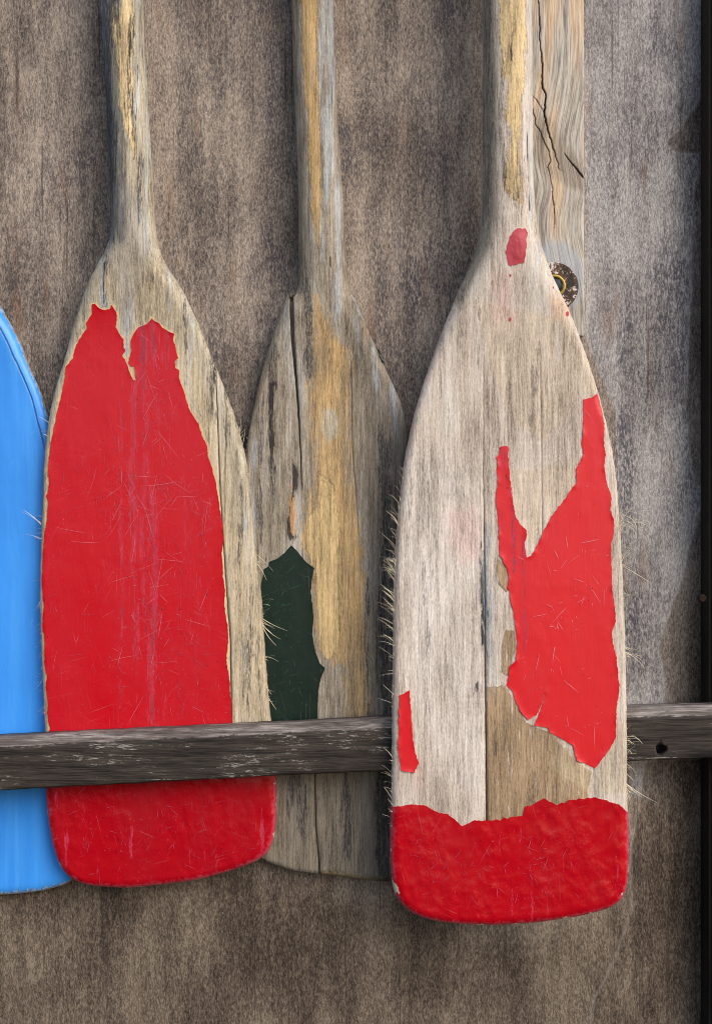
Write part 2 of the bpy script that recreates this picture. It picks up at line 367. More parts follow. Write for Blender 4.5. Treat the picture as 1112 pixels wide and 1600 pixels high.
def batten_mat():
    n = N('split_batten_wood')
    # grain sweeps round the knot at the right edge
    wv = n.warp(.0035, (30,30,12))
    sep = n.t.nodes.new('ShaderNodeSeparateXYZ'); n.put(sep.inputs[0], wv)
    kz = n.add(sep.outputs[2], -px2z(285,.01)); kx = n.add(sep.outputs[0], -px2x(925,.01))
    g = n.math('EXPONENT', n.mul(n.mul(n.mul(kz,kz), -1.0/(.045**2)), 1.0))
    xx = n.add(sep.outputs[0], n.mul(g, n.mul(n.math('SQRT', n.add(n.mul(kz,kz), .00018)), .45)))
    cmb = n.t.nodes.new('ShaderNodeCombineXYZ'); n.put(cmb.inputs[0], xx); n.put(cmb.inputs[1], sep.outputs[1]); n.put(cmb.inputs[2], sep.outputs[2]); v2 = cmb.outputs[0]
    g1 = n.noise((1300,500,50), detail=4, rough=.65, v=v2); g2 = n.noise((260,100,9), (2,2,2), detail=4, v=v2); g3 = n.noise((70,40,8), (5,2,2), detail=4, v=v2)
    v = n.add(n.add(n.mul(n.sm(g1,.3,.7),.45), n.mul(n.sm(g2,.25,.75),.2)), n.mul(n.sm(g3,.3,.7),.35))
    c = n.ramp(v, [(.15,(120,112,104)), (.48,(184,176,164)), (.85,(222,218,212))])
    c = n.mix(n.mul(n.sm(g3,.42,.6),.7), c, n.ramp(v, [(.15,(122,88,54)), (.5,(178,140,96)), (.85,(212,182,140))]))
    c = n.mix(n.mul(n.mask('knot', 8, 10), .65), c, n.ramp(v, [(.15,(92,76,60)), (.5,(140,124,106)), (.85,(176,164,148))]))
    c = n.mix(n.mul(n.mul(n.mask('halo', 5, 12, g2), n.sm(g1,.3,.6,.4,1)), .55), c, lin((160,172,186)))
    dk = n.mul(n.sm(n.noise((420,240,14), (9,1,5), detail=3, v=v2), .62, .72), .6)
    c = n.mix(n.mul(dk,.6), c, lin((96,80,64)))
    c = n.mix(n.mul(n.sm(n.attr('crack'), -.6, .5), .9), c, lin((40,34,30)))
    return n.done(c, .75, n.bump(n.add(n.mul(g1,.6), n.mul(g2,.5)), .001, .8), .25)
cracks = [
 jline([(838,-60,1.2),(841,0,1.5),(843,60,1.4),(847,110,1.8),(846,130,2.4),(852,150,2.2),(850,180,2.4),(856,205,2.0),(866,235,1.5),(872,262,.9),(882,270,.2)], 2.5, 1),
 jline([(880,238,.3),(890,252,1.5),(902,266,2.2),(911,277,2.6)], .8, 2),
 jline([(832,170,1.0),(838,195,1.0),(850,222,1.0),(860,250,1.0),(856,262,.8)], 2.5, 3),
 jline([(856,262,.8),(861,285,.8),(864,312,1.3),(866,340,1.0),(864,362,.2)], 1.5, 5),
 jline([(832,150,.7),(844,165,.8),(851,180,.8)], 1.5, 8),
]
bat = board('wooden_batten', 792, 912, -420, 526, 0.0005, .010, batten_mat(), cracks, .85,
   {'knot': lambda x, y: sdf(x, y, [(832,165),(860,190),(885,230),(914,262),(914,300),(885,290),(850,270),(832,240)]),
    'halo': lambda x, y: 48-np.hypot((x-866)*1.05, np.where(y < 440, (y-440)*.75, y-440))})
tag(bat, 'pale split wooden batten with a knot and dark cracks behind the rightmost paddle handle', 'batten')

# washer with brass ring on the batten
def lathe(name, cx, cz, prof, mat, parent, seg=64):      # prof: (radius, distance off the wall)
    V, F = [], []
    for r, h in prof:
        for k in range(seg):
            a = 2*math.pi*k/seg; V.append((cx+r*math.cos(a), -h, cz+r*math.sin(a)))
    for i in range(len(prof)-1):
        for k in range(seg): F.append((i*seg+k, i*seg+(k+1)%seg, (i+1)*seg+(k+1)%seg, (i+1)*seg+k))
    F.append(tuple(range(seg))); F.append(tuple((len(prof)-1)*seg+k for k in range(seg))[::-1])
    o = mesh(name, V, F, mat, parent, smooth=False); fixnormals(o); return o
def washer_mat():
    n = N('flaked_dark_enamel'); a = n.noise((420,420,330), detail=5, rough=.7, dist=.4); b = n.noise((160,160,120), (4,1,1), detail=4)
    g = n.noise((700,700,700), (5,5,2), detail=3)
    c = n.mix(n.sm(b,.4,.6), lin((30,18,14)), lin((84,50,26)))
    c = n.mix(n.mul(n.sm(n.add(n.mul(a,.6), n.mul(b,.4)), .545, .575), .95), c, lin((214,206,198)))
    c = n.mix(n.mul(n.sm(g,.6,.68),.6), c, lin((120,100,84)))
    return n.done(c, .55, n.bump(a, .0008, .8), .4)
wc, hb = .0118, .0105
cx, cz = px2x(865,wc), px2z(448,wc)
wash = empty('washer', (cx, -hb, cz))
R = .0183
lathe('disc', cx, cz, [(R,hb+.0002),(R,hb+.0016),(R-.0006,hb+.0021),(.0060,hb+.0016),(.0050,hb+.0006)], washer_mat(), wash)
lathe('brass_ring', cx, cz+.0004, [(.0085,hb+.0014),(.0084,hb+.0030),(.0075,hb+.0036),(.0066,hb+.0031),(.0062,hb+.0012)], plain('brass', (214,186,96), .35, .6, .5, .2), wash)
lathe('bolt_head', cx, cz+.0004, [(.0060,hb+.0008),(.0058,hb+.0024),(.0042,hb+.0034),(.0018,hb+.0036),(.0016,hb+.0024)], plain('blued_steel', (52,58,70), .4, .7, .5, .3), wash)
tag(wash, 'round dark washer with flaked white paint and brass ring, half hidden behind the rightmost paddle', 'washer')

# ------------------------------------------------------------------ rail
RB, RF = .0275, .0465
def rail():
    xs = np.arange(-900, 1700, 6.0)
    topv = np.interp(xs, [-900,0,430,610,985,1112,1700], [1186,1146,1126,1117,1101,1097,1076])+fbm(xs, xs*0, .03, 2.2, 4)*.7
    botv = np.interp(xs, [-900,0,430,610,985,1112,1700], [1276,1236,1213,1205,1190,1185,1164])+fbm(xs, xs*0, .03, 6.2, 4)*.6
    # profile (depth, fraction from top 0 to bottom 1, topness); rounded worn arrises
    k_b = S*(D-RB)/D; k_f = S*(D-RF)/D
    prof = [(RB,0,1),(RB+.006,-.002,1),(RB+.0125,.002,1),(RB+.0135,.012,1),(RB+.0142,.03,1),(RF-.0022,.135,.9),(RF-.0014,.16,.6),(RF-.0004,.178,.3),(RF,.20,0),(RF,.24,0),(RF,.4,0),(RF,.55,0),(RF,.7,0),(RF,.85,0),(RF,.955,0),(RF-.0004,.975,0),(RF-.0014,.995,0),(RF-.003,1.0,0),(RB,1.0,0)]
    ztop = (800-topv)*k_b; zbot = (800-botv)*k_f; X = (xs-556)*k_f
    V, T = [], []
    nz = [fbm(xs, xs*0+i*9, .05, 1.7, 4) for i in range(len(prof))]
    for i in range(len(xs)):
        for j, (c, f, t) in enumerate(prof):
            z = ztop[i]+(zbot[i]-ztop[i])*f
            V.append((X[i], -c-(nz[j][i]*.00015 if 0 < j < len(prof)-1 else 0), z+nz[j][i]*.00022)); T.append(t)
    nc = len(prof); F = []
    for i in range(len(xs)-1):
        for j in range(nc):
            a = i*nc+j; b = i*nc+(j+1) % nc; F.append((a, b, b+nc, a+nc))
    F.append(tuple(range(nc))[::-1]); F.append(tuple((len(xs)-1)*nc+j for j in range(nc)))
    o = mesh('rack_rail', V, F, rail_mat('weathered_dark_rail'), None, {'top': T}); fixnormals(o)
    # bored screw hole, cut for real
    hx, hz = px2x(1032,RF), px2z(1171,RF); seg = 24; cv, cf = [], []
    for dpt in (.03,.06):
        for k in range(seg):
            a = 2*math.pi*k/seg; r = .0040*(1+.10*math.sin(3*a+1)); cv.append((hx+r*math.cos(a), -dpt, hz+r*math.sin(a)))
    cf = [(k,(k+1)%seg,seg+(k+1)%seg,seg+k) for k in range(seg)]+[tuple(range(seg))[::-1], tuple(range(seg,2*seg))]
    cut = mesh('cutter', cv, cf, o.data.materials[0], smooth=False); fixnormals(cut)
    md = o.modifiers.new('b', 'BOOLEAN'); md.object = cut; md.operation = 'DIFFERENCE'; md.solver = 'EXACT'
    dg = bpy.context.evaluated_depsgraph_get(); nm = bpy.data.meshes.new_from_object(o.evaluated_get(dg))
    o.modifiers.clear(); o.data = nm; nm.name = 'rack_rail'; bpy.data.objects.remove(cut)
    tag(o, 'dark weathered horizontal rail with flaked paint holding the three left paddles against the wall', 'rail')
rail()

# ------------------------------------------------------------------ paddles
class Shape:
    def __init__(s, left, bottom, right, c_top, c_bot, neck, Tb, Re, dil=0.0):
        s.ymax = max(p[1] for p in bottom)+dil
        P = chaikin(list(left)+list(bottom)+list(right)[::-1], 2)
        i = int(np.argmax(P[:,1])); cen = 0
        l, r = P[:i+1].copy(), P[i:][::-1].copy()
        l[:,1] = np.maximum.accumulate(l[:,1]); r[:,1] = np.maximum.accumulate(r[:,1])
        if dil:
            for q, sg in ((l,-1),(r,1)):
                q[:,0] += sg*dil; q[:,1] += dil*np.clip((q[:,1]-(s.ymax-80))/80, 0, 1)
        s.l, s.r = l, r; s.ymax = min(l[-1,1], r[-1,1]); s.ytop = l[0,1]
        s.c_top, s.c_bot, s.neck, s.Tb, s.Re = c_top, c_bot, neck, Tb/S, Re/S
        s.poly = np.concatenate([l[:-1], r[::-1]])
    def L(s, y): return np.interp(y, s.l[:,1], s.l[:,0])
    def R(s, y): return np.interp(y, s.r[:,1], s.r[:,0])
    def c(s, y): return s.c_top+(s.c_bot-s.c_top)*np.clip(y, -600, 1500)/1500
    def h(s, x, y):                                      # half thickness in pixels
        x = np.asarray(x, float).ravel(); y = np.asarray(y, float).ravel()
        d = np.maximum(sdf(x, y, s.poly), 0)
        hw = (s.R(np.minimum(y, s.neck[0]))-s.L(np.minimum(y, s.neck[0])))/2
        t = np.clip((y-s.neck[0])/(s.neck[1]-s.neck[0]), 0, 1); t = t*t*(3-2*t)
        T = hw*.92*(1-t)+s.Tb*t; Rr = hw*(1-t)+s.Re*t
        q = np.clip(d/Rr, 0, 1); prof = np.sqrt(np.maximum(1-(1-q)**2, 0))
        dw = np.clip((y-s.neck[1])/220, 0, 1)
        crown = (1-dw)*t*1.0
        return prof*(T+crown)*(1-.12*np.clip((y-900)/500,0,1))
    def co(s, x, y, hh):                                 # world position of px (x,y) in the paddle plane, hh px in front
        c = s.c(y); k = S*(D-c)/D
        return np.stack([(x-556)*k, -(c+hh*S), (800-y)*k], -1)
    def seen(s, x, y):                                   # plane px whose front surface is SEEN at photo px (x,y)
        c = s.c(y); hh = s.h(x, y)*S; k = (D-c-hh)/(D-c); return 556+(x-556)*k, 800+(y-800)*k

def build_body(sh, name, mat, parent, seams=(), attrs=None, sp=3.2):
    """seams: functions y -> (x, halfwidth px, depth px)"""
    ys = np.concatenate([np.arange(sh.ytop, sh.neck[0]-40, 4), np.arange(sh.neck[0]-40, sh.ymax-60, 3.0), sh.ymax-60*(1-np.sin(np.linspace(0, math.pi/2, 34)))])
    cols = []; deps = []
    L = sh.L(ys); Rr = sh.R(ys); Lo = L+fbm(L, ys, .09, 1.1, 3)*.8; Ro = Rr+fbm(Rr, ys, .09, 5.1, 3)*.8
    Lo = np.where(np.abs(ys-sh.ymax) < 1, L, Lo); Ro = np.where(np.abs(ys-sh.ymax) < 1, Rr, Ro)
    bounds = [(L, None)]
    sv = []
    for f in seams:
        v = np.array([f(y) for y in ys]); x = np.clip(v[:,0], L+1.5, Rr-1.5); wd = np.clip(v[:,1], .02, None); sv.append((x, wd, v[:,2]))
    X, H, DEP = [], [], []
    prevx = L
    edges = [(x, wd, dp) for x, wd, dp in sv]
    for i in range(len(edges)+1):
        a = prevx; b = (edges[i][0]-edges[i][1]) if i < len(edges) else Rr
        b = np.maximum(b, a+.05)
        n = int(np.clip((b-a).max()/sp, 12, 150))
        t = np.linspace(0, 1, n)
        if i == 0 and len(edges) == 0: t = (1-np.cos(np.linspace(0, math.pi, n)))/2*.6+np.linspace(0,1,n)*.4
        elif i == 0: t = t**1.8*.45+t*.55
        elif i == len(edges): t = 1-((1-t)**1.8*.45+(1-t)*.55)
        for q in t: X.append(a+(b-a)*q); DEP.append(np.zeros(len(ys)))
        if i < len(edges):
            x, wd, dp = edges[i]
            X.append(x-wd*.7); DEP.append(dp.copy()); X.append(x+wd*.7); DEP.append(dp.copy()); prevx = x+wd
    X = np.array(X).T; DEP = np.array(DEP).T; nr, nc = X.shape; Y = np.repeat(ys[:,None], nc, 1)
    x, y = X.ravel(), Y.ravel(); h = sh.h(x, y).reshape(nr, nc); h[:,0] = 0; h[:,-1] = 0; h[-1,:] = 0
    und = fbm(x*1.3, y*.12, .05, 3.0, 3).reshape(nr, nc)*.5*np.clip(h/6, 0, 1)
    hf = np.where(DEP > 0, np.maximum(h-DEP, -h+.6), h+und)
    # wiggle the silhouette a little
    wl = (Lo-L)[:,None]*np.clip(1-np.abs(X-L[:,None])/8, 0, 1); wr = (Ro-Rr)[:,None]*np.clip(1-np.abs(X-Rr[:,None])/8, 0, 1)
    XF = X+wl+wr
    FV = sh.co(XF.ravel(), y, hf.ravel()); BV = sh.co(XF.ravel(), y, -h.ravel())
    V = np.concatenate([FV, BV]); o = nr*nc
    F = grid_faces(nr, nc, 0, True)+grid_faces(nr, nc, o, False)
    F.append(tuple(range(nc))[::1]); 
    idx = np.arange(2*o)
    for r in range(nr): idx[o+r*nc] = r*nc; idx[o+r*nc+nc-1] = r*nc+nc-1
    for c in range(nc): idx[o+(nr-1)*nc+c] = (nr-1)*nc+c
    F = [tuple(idx[i] for i in f) for f in F[:-1]]
    F.append(tuple(idx[i] for i in list(range(nc))+[o+c for c in range(nc-2, 0, -1)]))
    # photo px of every front vertex, for the stains and painted shade
    c = sh.c(y); k = (D-c)/(D-c-hf.ravel()*S); vx = 556+(x-556)*k; vy = 800+(y-800)*k
    at = {kk: np.concatenate([f(vx, vy), np.full(o, -60.)]) for kk, f in (attrs or {}).items()}
    F = [f for f in F if len(set(f)) > 2]; F = [tuple(dict.fromkeys(f)) for f in F]
    ob = mesh(name, V, F, mat, parent, at); fixnormals(ob); return ob

def film(sh, name, poly, mat, parent, thick=.00045, curl=.0006, seed=1, amp=1.0, worn=None, step=2.2):
    P = jag(poly, step, amp, seed); n = len(P)
    x0, y0 = P.min(0); x1, y1 = P.max(0); sp = 3.2 if (x1-x0)*(y1-y0) > 8000 else 2.2
    gx, gy = np.meshgrid(np.arange(x0, x1, sp), np.arange(y0, y1, sp)); gx = gx.ravel()+rng.uniform(-.8,.8,gx.size); gy = gy.ravel()+rng.uniform(-.8,.8,gy.size)
    m = sdf(gx, gy, P) > 1.3; pts = np.concatenate([P, np.stack([gx[m], gy[m]], -1)])
    vo, eo, fo, *_ = delaunay_2d_cdt([Vector(p) for p in pts], [(i, (i+1) % n) for i in range(n)], [], 1, 1e-5)
    q = np.array([v[:] for v in vo]); x, y = sh.seen(q[:,0], q[:,1]); e = np.abs(sdf(q[:,0], q[:,1], P))
    hs = sh.h(x, y)
    cn = np.clip(fbm(q[:,0], q[:,1], .045, seed*2.7, 3)+.25, 0, 1)
    up = thick/S+curl/S*cn*np.exp(-e/3.0)+np.clip(fbm(q[:,0], q[:,1]*.5, .03, seed+.5, 2), -.3, 1)*.3
    up = np.maximum(up, .5)
    V = sh.co(x, y, hs+up); F = [tuple(f) for f in fo]
    cnt = {}
    for f in F:
        for a, b in zip(f, f[1:]+f[:1]): cnt[(min(a,b),max(a,b))] = cnt.get((min(a,b),max(a,b)), 0)+1
    be = [k for k, v in cnt.items() if v == 1]; bv = sorted({i for k in be for i in k})
    m1 = {b: len(V)+i for i, b in enumerate(bv)}; m2 = {b: len(V)+len(bv)+i for i, b in enumerate(bv)}
    V = np.concatenate([V, V[bv], sh.co(x[bv], y[bv], hs[bv]-.6)])
    for a, b in be: F.append((m1[a], m1[b], m2[b], m2[a]))
    full = np.concatenate([np.arange(len(q)), bv, bv]).astype(int)
    wn_ = worn(q[:,0], q[:,1])[full] if worn else np.full(len(full), -60.)
    o = mesh(name, V, F, mat, parent, {'worn': wn_}); fixnormals(o)
    return o

def cap(sh, name, topline, mat, parent, lump=1.0, seed=2, worn=None):
    T = np.asarray(topline, float); T = np.array([T[0]]+[p for p in T[1:-1]]+[T[-1]])
    xs = np.arange(T[0,0]-20, T[-1,0]+21, 1.2); base = np.interp(xs, T[:,0], T[:,1])+fbm(xs, xs*0, .17, seed, 5)*3.0
    n = 150; t = (1-np.cos(np.linspace(0, math.pi, n)))/2*.35+np.linspace(0,1,n)*.65
    yt = np.full(n, T[:,1].mean())
    for _ in range(8): yt = np.interp(sh.L(yt)+(sh.R(yt)-sh.L(yt))*t, xs, base)
    r = np.sin(np.linspace(0, math.pi/2, 60))
    Y = yt[None]+(sh.ymax-yt[None])*r[:,None]; X = sh.L(Y.ravel()).reshape(Y.shape); X = X+(sh.R(Y.ravel()).reshape(Y.shape)-X)*t[None]
    x, y = X.ravel(), Y.ravel(); nr, nc = X.shape; h = sh.h(x, y).reshape(nr, nc); h[:,0] = 0; h[:,-1] = 0; h[-1] = 0
    lm = fbm(x, y, .055, seed, 3).reshape(nr, nc)*.55*lump*np.clip(h/8, 0, 1)
    sx, sy = x, y
    FV = sh.co(x, y, (h+lm).ravel()); BV = sh.co(x, y, -h.ravel()); o = nr*nc
    rim = sh.co(X[0], Y[0], h[0]-2.2)
    V = np.concatenate([FV, BV, rim, FV[:nc]]); F = grid_faces(nr, nc, 0, True)+grid_faces(nr, nc, o, False)
    idx = np.arange(len(V))
    for q in range(nr): idx[o+q*nc] = q*nc; idx[o+q*nc+nc-1] = q*nc+nc-1
    for q in range(nc): idx[o+(nr-1)*nc+q] = (nr-1)*nc+q
    F = [tuple(dict.fromkeys(int(idx[i]) for i in f)) for f in F]; F = [f for f in F if len(f) > 2]
    for q in range(nc-1): F.append((2*o+nc+q, 2*o+nc+q+1, 2*o+q+1, 2*o+q))
    wv = worn(x, y) if worn else np.full(o, -60.)
    ob = mesh(name, V, F, mat, parent, {'worn': np.concatenate([wv, wv, np.full(2*nc,-60.)]), 'edge': np.concatenate([np.tile(np.minimum(sdf(x, y, sh.poly), 99), 2), np.full(2*nc,40.)])}); fixnormals(ob); return ob

def strands(sh, name, spec, mat, parent, seed=0):
    """frayed fibres: spec rows (side, y0, y1, count, len px, lift angle deg (+ up), spread, droop)"""
    rs = random.Random(seed); V, F = [], []
    for side, y0, y1, cnt, ln, ang, spr, droop in spec:
        for _ in range(cnt):
            y = rs.uniform(y0, y1); s = -1 if side == 'L' else 1
            x = float(sh.L(y) if side == 'L' else sh.R(y))-s*2.0
            a = math.radians(ang+rs.gauss(0, spr*1.35)); l = ln*(.25+1.15*rs.random()**1.6); k = droop*rs.uniform(.2, 1.6)
            c = float(sh.c(y))*1.0; dep = c/S+rs.uniform(-5, 7); ddz = rs.uniform(-.25, .45)
            pts = []; px, py = x, y; m = 7
            for i in range(m):
                pts.append((px, py, dep)); px += s*math.cos(a)*l/(m-1); py -= math.sin(a)*l/(m-1); dep += ddz*l/(m-1); a -= k/(m-1)
            w0 = rs.uniform(.3, .7); b0 = len(V)
            for i, (qx, qy, qd) in enumerate(pts):
                w_ = w0*(1-.75*i/(m-1))
                if i == 0: w_ = w0*1.3
                kk = S*(D-c)/D
                for j in range(3):
                    th = j*2.094; V.append(((qx+math.cos(th)*w_-556)*kk, -(qd+math.sin(th)*w_)*S, (800-qy+math.sin(th*1.3+.5)*w_)*kk))
            for i in range(m-1):
                for j in range(3):
                    A = b0+i*3+j; B = b0+i*3+(j+1) % 3; F.append((A, B, B+3, A+3))
    o = mesh(name, V, F, mat, parent); tag(o, kind='stuff'); return o

def scratches(sh, name, n, region, mat, parent, up, seed=0, lmin=5, lmax=26, w=(.18,.5), centre=None, horiz=.5):
    rs = random.Random(seed); V, F = [], []; got = 0; P = np.asarray(region, float); x0, y0 = P.min(0); x1, y1 = P.max(0); tries = 0
    segs = []
    while got < n and tries < n*30:
        tries += 1
        if centre and rs.random() < .72:
            cxx, cyy, sx, sy = centre[rs.randrange(len(centre))]; x = rs.gauss(cxx, sx); y = rs.gauss(cyy, sy)
        else: x = rs.uniform(x0, x1); y = rs.uniform(y0, y1)
        l = lmin+(lmax-lmin)*rs.random()**2.6; a = rs.gauss(1.57, .5) if rs.random() > horiz else rs.gauss(-.15, .5) if rs.random() > .4 else rs.uniform(0, 3.14); k = rs.gauss(0, .35) if rs.random() < .2 else rs.gauss(0, .08)
        m = 7; pts = []; px, py = x, y
        for i in range(m): pts.append((px, py)); px += math.cos(a)*l/(m-1); py += math.sin(a)*l/(m-1); a += k/(m-1)
        segs.append((pts, a, rs.uniform(*w))); got += 1
    if not segs: return
    allp = np.array([p for s_ in segs for p in s_[0]]); inn = sdf(allp[:,0], allp[:,1], region).reshape(-1, 7)
    for si, (pts, a, w0) in enumerate(segs):
        if inn[si].min() < 2.5: continue
        p = np.array(pts); dd = np.gradient(p, axis=0); nn = np.stack([-dd[:,1], dd[:,0]], -1)/(np.linalg.norm(dd, axis=1)[:,None]+1e-9)
        ww = (w0*np.sin(np.linspace(.25, math.pi-.1, 7)))[:,None]
        for sgn in (1, -1):
            q = p+nn*ww*sgn; x, y = sh.seen(q[:,0], q[:,1]); V.extend(sh.co(x, y, sh.h(x, y)+up/S).tolist())
        b = len(V)-14
        for i in range(6): F.append((b+i, b+i+1, b+7+i+1, b+7+i))
    o = mesh(name, V, F, mat, parent, smooth=False); tag(o, kind='stuff'); return o

fib = plain('pale_wood_fibre', (240,228,196), .7, 0, .2, .2)

# ---- outlines (photograph pixels)
red_L = [(150,-520),(155,-200),(159,0),(160,50),(163,100),(166,150),(169,200),(172,250),(174,300),(175,345),(173,368),(168,387),(160,402),(150,420),(139,441),(128,470),(115,505),(103,556),(93,590),(83,620),(74,674),(69,720),(67,770),(65,836),(63,900),(63,979),(67,1058),(71,1137),(72,1236),(78,1296),(87,1335)]
red_B = [(99,1359),(117,1375),(143,1383),(190,1386),(206,1386),(253,1381)]
red_R = [(217,-520),(221,-200),(224,0),(226,70),(228,110),(231,160),(234,205),(237,250),(240,300),(242,340),(246,375),(252,400),(266,424),(284,450),(297,478),(313,512),(334,566),(342,584),(356,620),(369,656),(379,692),(387,728),(394,800),(400,872),(408,920),(412,979),(417,1058),(423,1122),(431,1190),(432,1276),(427,1316),(411,1341),(364,1359),(305,1375)]
grn_L = [(442,-520),(450,-200),(455,0),(458,105),(463,210),(466,315),(467,420),(466,445),(463,459),(454,464),(446,471),(441,482),(432,505),(422,537),(403,602),(390,667),(382,715),(375,770),(371,850),(369,1000),(370,1250),(378,1318),(395,1336)]
grn_B = [(414,1345),(451,1360),(494,1366),(520,1366),(559,1373),(590,1376),(612,1376)]
grn_R = [(512,-520),(518,-200),(521,0),(523,105),(529,210),(536,315),(539,385),(544,437),(548,455),(564,490),(579,525),(592,556),(601,575),(615,602),(628,634),(636,667),(643,720),(650,800),(654,900),(656,1100),(656,1290),(651,1340),(636,1366)]
rgt_L = [(753,-520),(754,-200),(754,0),(754,185),(753,296),(750,352),(744,389),(737,408),(720,445),(704,482),(688,522),(674,560),(661,600),(648,639),(639,679),(631,718),(627,758),(621.5,797),(616,877),(613.6,956),(612,1114),(611,1251),(609,1322),(611,1369),(616,1395)]
rgt_B = [(630,1416),(660,1434),(707,1442),(754,1444),(800,1443),(848,1439)]
rgt_R = [(822,-520),(827,-200),(830,0),(831.5,185),(832,259),(834,315),(838,352),(846,389),(859,426),(877,463),(894.5,500),(915,556),(930,600),(941,639),(951,679),(958,718),(963,758),(966,797),(971,877),(975,956),(977,1035),(978,1114),(979,1228),(980,1275),(981,1340),(979,1383),(966,1411),(923,1427)]
blu_L = [(-92,-520),(-92,-200),(-93,0),(-94,200),(-95,330),(-105,380),(-140,440),(-180,520),(-210,600),(-232,700),(-240,850),(-240,1200),(-236,1300),(-222,1350)]
blu_B = [(-190,1380),(-140,1394),(-60,1400),(0,1398)]
blu_R = [(-30,-520),(-30,-200),(-29,0),(-28,200),(-26,340),(-20,400),(-8,460),(8,490),(29,526),(47,573),(65,613),(76,648),(90,700),(108,780),(125,900),(134,1100),(137,1290),(132,1350),(115,1378),(79,1389),(47,1395)]

G = 'wooden paddles standing upright along the rail'
def seam(P, depth): 
    P = np.array(P, float)
    def f(y):
        if y < P[0,1] or y > P[-1,1]: return (np.interp(y, P[:,1], P[:,0]), .02, 0.0)
        return (np.interp(y, P[:,1], P[:,0])+mn.noise(Vector((0, y*.09, 3)))*.7, np.interp(y, P[:,1], P[:,2]), depth(y) if callable(depth) else depth)
    return f
def poly_attr(*ps): return lambda x, y: np.maximum.reduce([sdf(x, y, q) for q in ps])

# ---- blue paddle (far left, behind)
sb = Shape(blu_L, blu_B, blu_R, .0175, .0078, (330,640), .0050, .0075)
pb_ = empty('wooden_paddle', tuple(sb.co(np.array(-50.), np.array(1400.), np.array(0.))))
tag(pb_, 'paddle with a bright blue painted blade, leftmost and cut off by the photo edge', 'paddle', G)
n = N('blue_gloss_paint')
lg = n.noise((14,14,5), detail=3); lp = n.noise((160,160,60), (3,1,1), detail=3)
c = n.mix(n.sm(lg,.35,.65), lin((52,136,226)), lin((64,152,242)))
c = n.mix(n.mul(n.sm(n.noise((120,120,4), (2,2,2), detail=5, rough=.7), .45, .7), .3), c, lin((96,178,250)))
c = n.mix(n.mul(n.sm(n.noise((700,700,90), (6,2,2), detail=4, rough=.7), .62, .7), .3), c, lin((46,104,180)))
ew = n.sm(n.add(n.attr('edge'), n.mul(n.add(n.noise((200,200,40), detail=4),-.5), 16)), 6, 2)
c = n.mix(n.mul(ew,.8), c, n.mix(n.sm(n.noise((700,700,60), detail=4, rough=.7),.4,.6), lin((170,190,205)), lin((66,104,150))))
ln_ = n.mul(n.sm(n.math('ABSOLUTE', n.add(n.add(n.attr('edge'), -18), n.mul(n.add(n.noise((70,70,14), detail=3),-.5), 10))), 2.0, .6), n.sm(n.attr('upper'), -10, 10))
c = n.mix(n.mul(ln_,.8), c, lin((30,66,120)))
chip = n.mul(n.sm(n.noise((700,700,500), (1,3,7), detail=2), .72, .75), n.sm(n.attr('edge'), 60, 5)); c = n.mix(n.mul(chip,.7), c, lin((30,70,130)))
c = n.mix(n.mul(n.sm(n.attr('edge'), 2.6, .6), n.sm(n.noise((200,200,200), (4,4,4), detail=3), .42,.5)), c, lin((150,140,120)))
blue = n.done(c, .34, n.bump(n.add(n.mul(lp,.4), n.mul(ln_,-.6)), .0009, .7), .4)
onbl = lambda x, y: sdf(x, y, sb.poly)
build_body(sb, 'painted_blade', blue, pb_, (), sp=8, attrs={'edge': onbl, 'upper': lambda x, y: 700-y})
scm_blue = plain('pale_blue_scratch', (130,180,230), .6, 0, .2, .1)
scratches(sb, 'scratches', 45, [(-220,700),(60,640),(120,1200),(100,1370),(-200,1370)], scm_blue, pb_, .00012, 3, 3, 18, (.12,.3))

# ---- green paddle (second from the right, behind)
sg = Shape(grn_L, grn_B, grn_R, .0175, .0078, (395,640), .0050, .0050)
pg = empty('wooden_paddle', tuple(sg.co(np.array(500.), np.array(1376.), np.array(0.))))
tag(pg, 'bare weathered paddle with ochre stains, split left edge and a dark green paint patch', 'paddle', G)
g_och = [[(493,462),(520,520),(547,550),(550,640),(549,720),(556,790),(566,880),(572,990),(575,1130),(545,1130),(540,1040),(520,1035),(500,1010),(492,930),(490,880),(468,850),(478,800),(496,740),(486,680),(484,600),(496,560),(488,520)]]
g_hand = [(467,-300),(467,0),(472,35),(474.5,122),(480,175),(481.5,210),(485,280),(487,332),(492,371),(501,396),(505,350),(503,280),(501,210),(500,140),(497,87),(494,45),(496.5,0),(496,-300)]
g_pale = [(497,740),(520,760),(528,820),(530,900),(532,960),(530,1010),(520,1032),(505,1030),(494,1000),(491,930),(491,885),(478,860),(480,810),(494,790)]
g_knot = [(505,640),(520,638),(530,655),(528,680),(512,690),(503,670)]
g_gry = [(560,560),(640,680),(660,900),(660,1400),(585,1400),(580,900),(566,760)]
g_low = [(360,1150),(660,1150),(660,1400),(360,1400)]
g_blk = [[(455,722),(464,728),(468,745),(464,762),(456,790),(452,830),(462,838),(458,850),(448,836),(450,800),(453,760)],[(421,600),(427,600),(429,700),(427,740),(422,700)]]
g_org = [(456,752),(460,780),(461,830),(455,838),(452,800)]
grn_wood = wood_mat('weathered_grey_ochre_wood', 3.0, (76,68,58), (142,130,114), (190,180,162),
  stains=[('ochre',(182,148,96),9,26,.85),('hand',(178,146,96),1.2,13,.85),('pale',(192,166,120),1.2,18,.85),('knot',(170,165,150),5,5,.8),('grey',(104,94,84),14,16,.75),('low',(100,92,80),30,25,.7),('org',(184,128,62),2,8,.6),('blk',(44,36,36),1.2,16,.9)], bluish=.4, streak=.55)
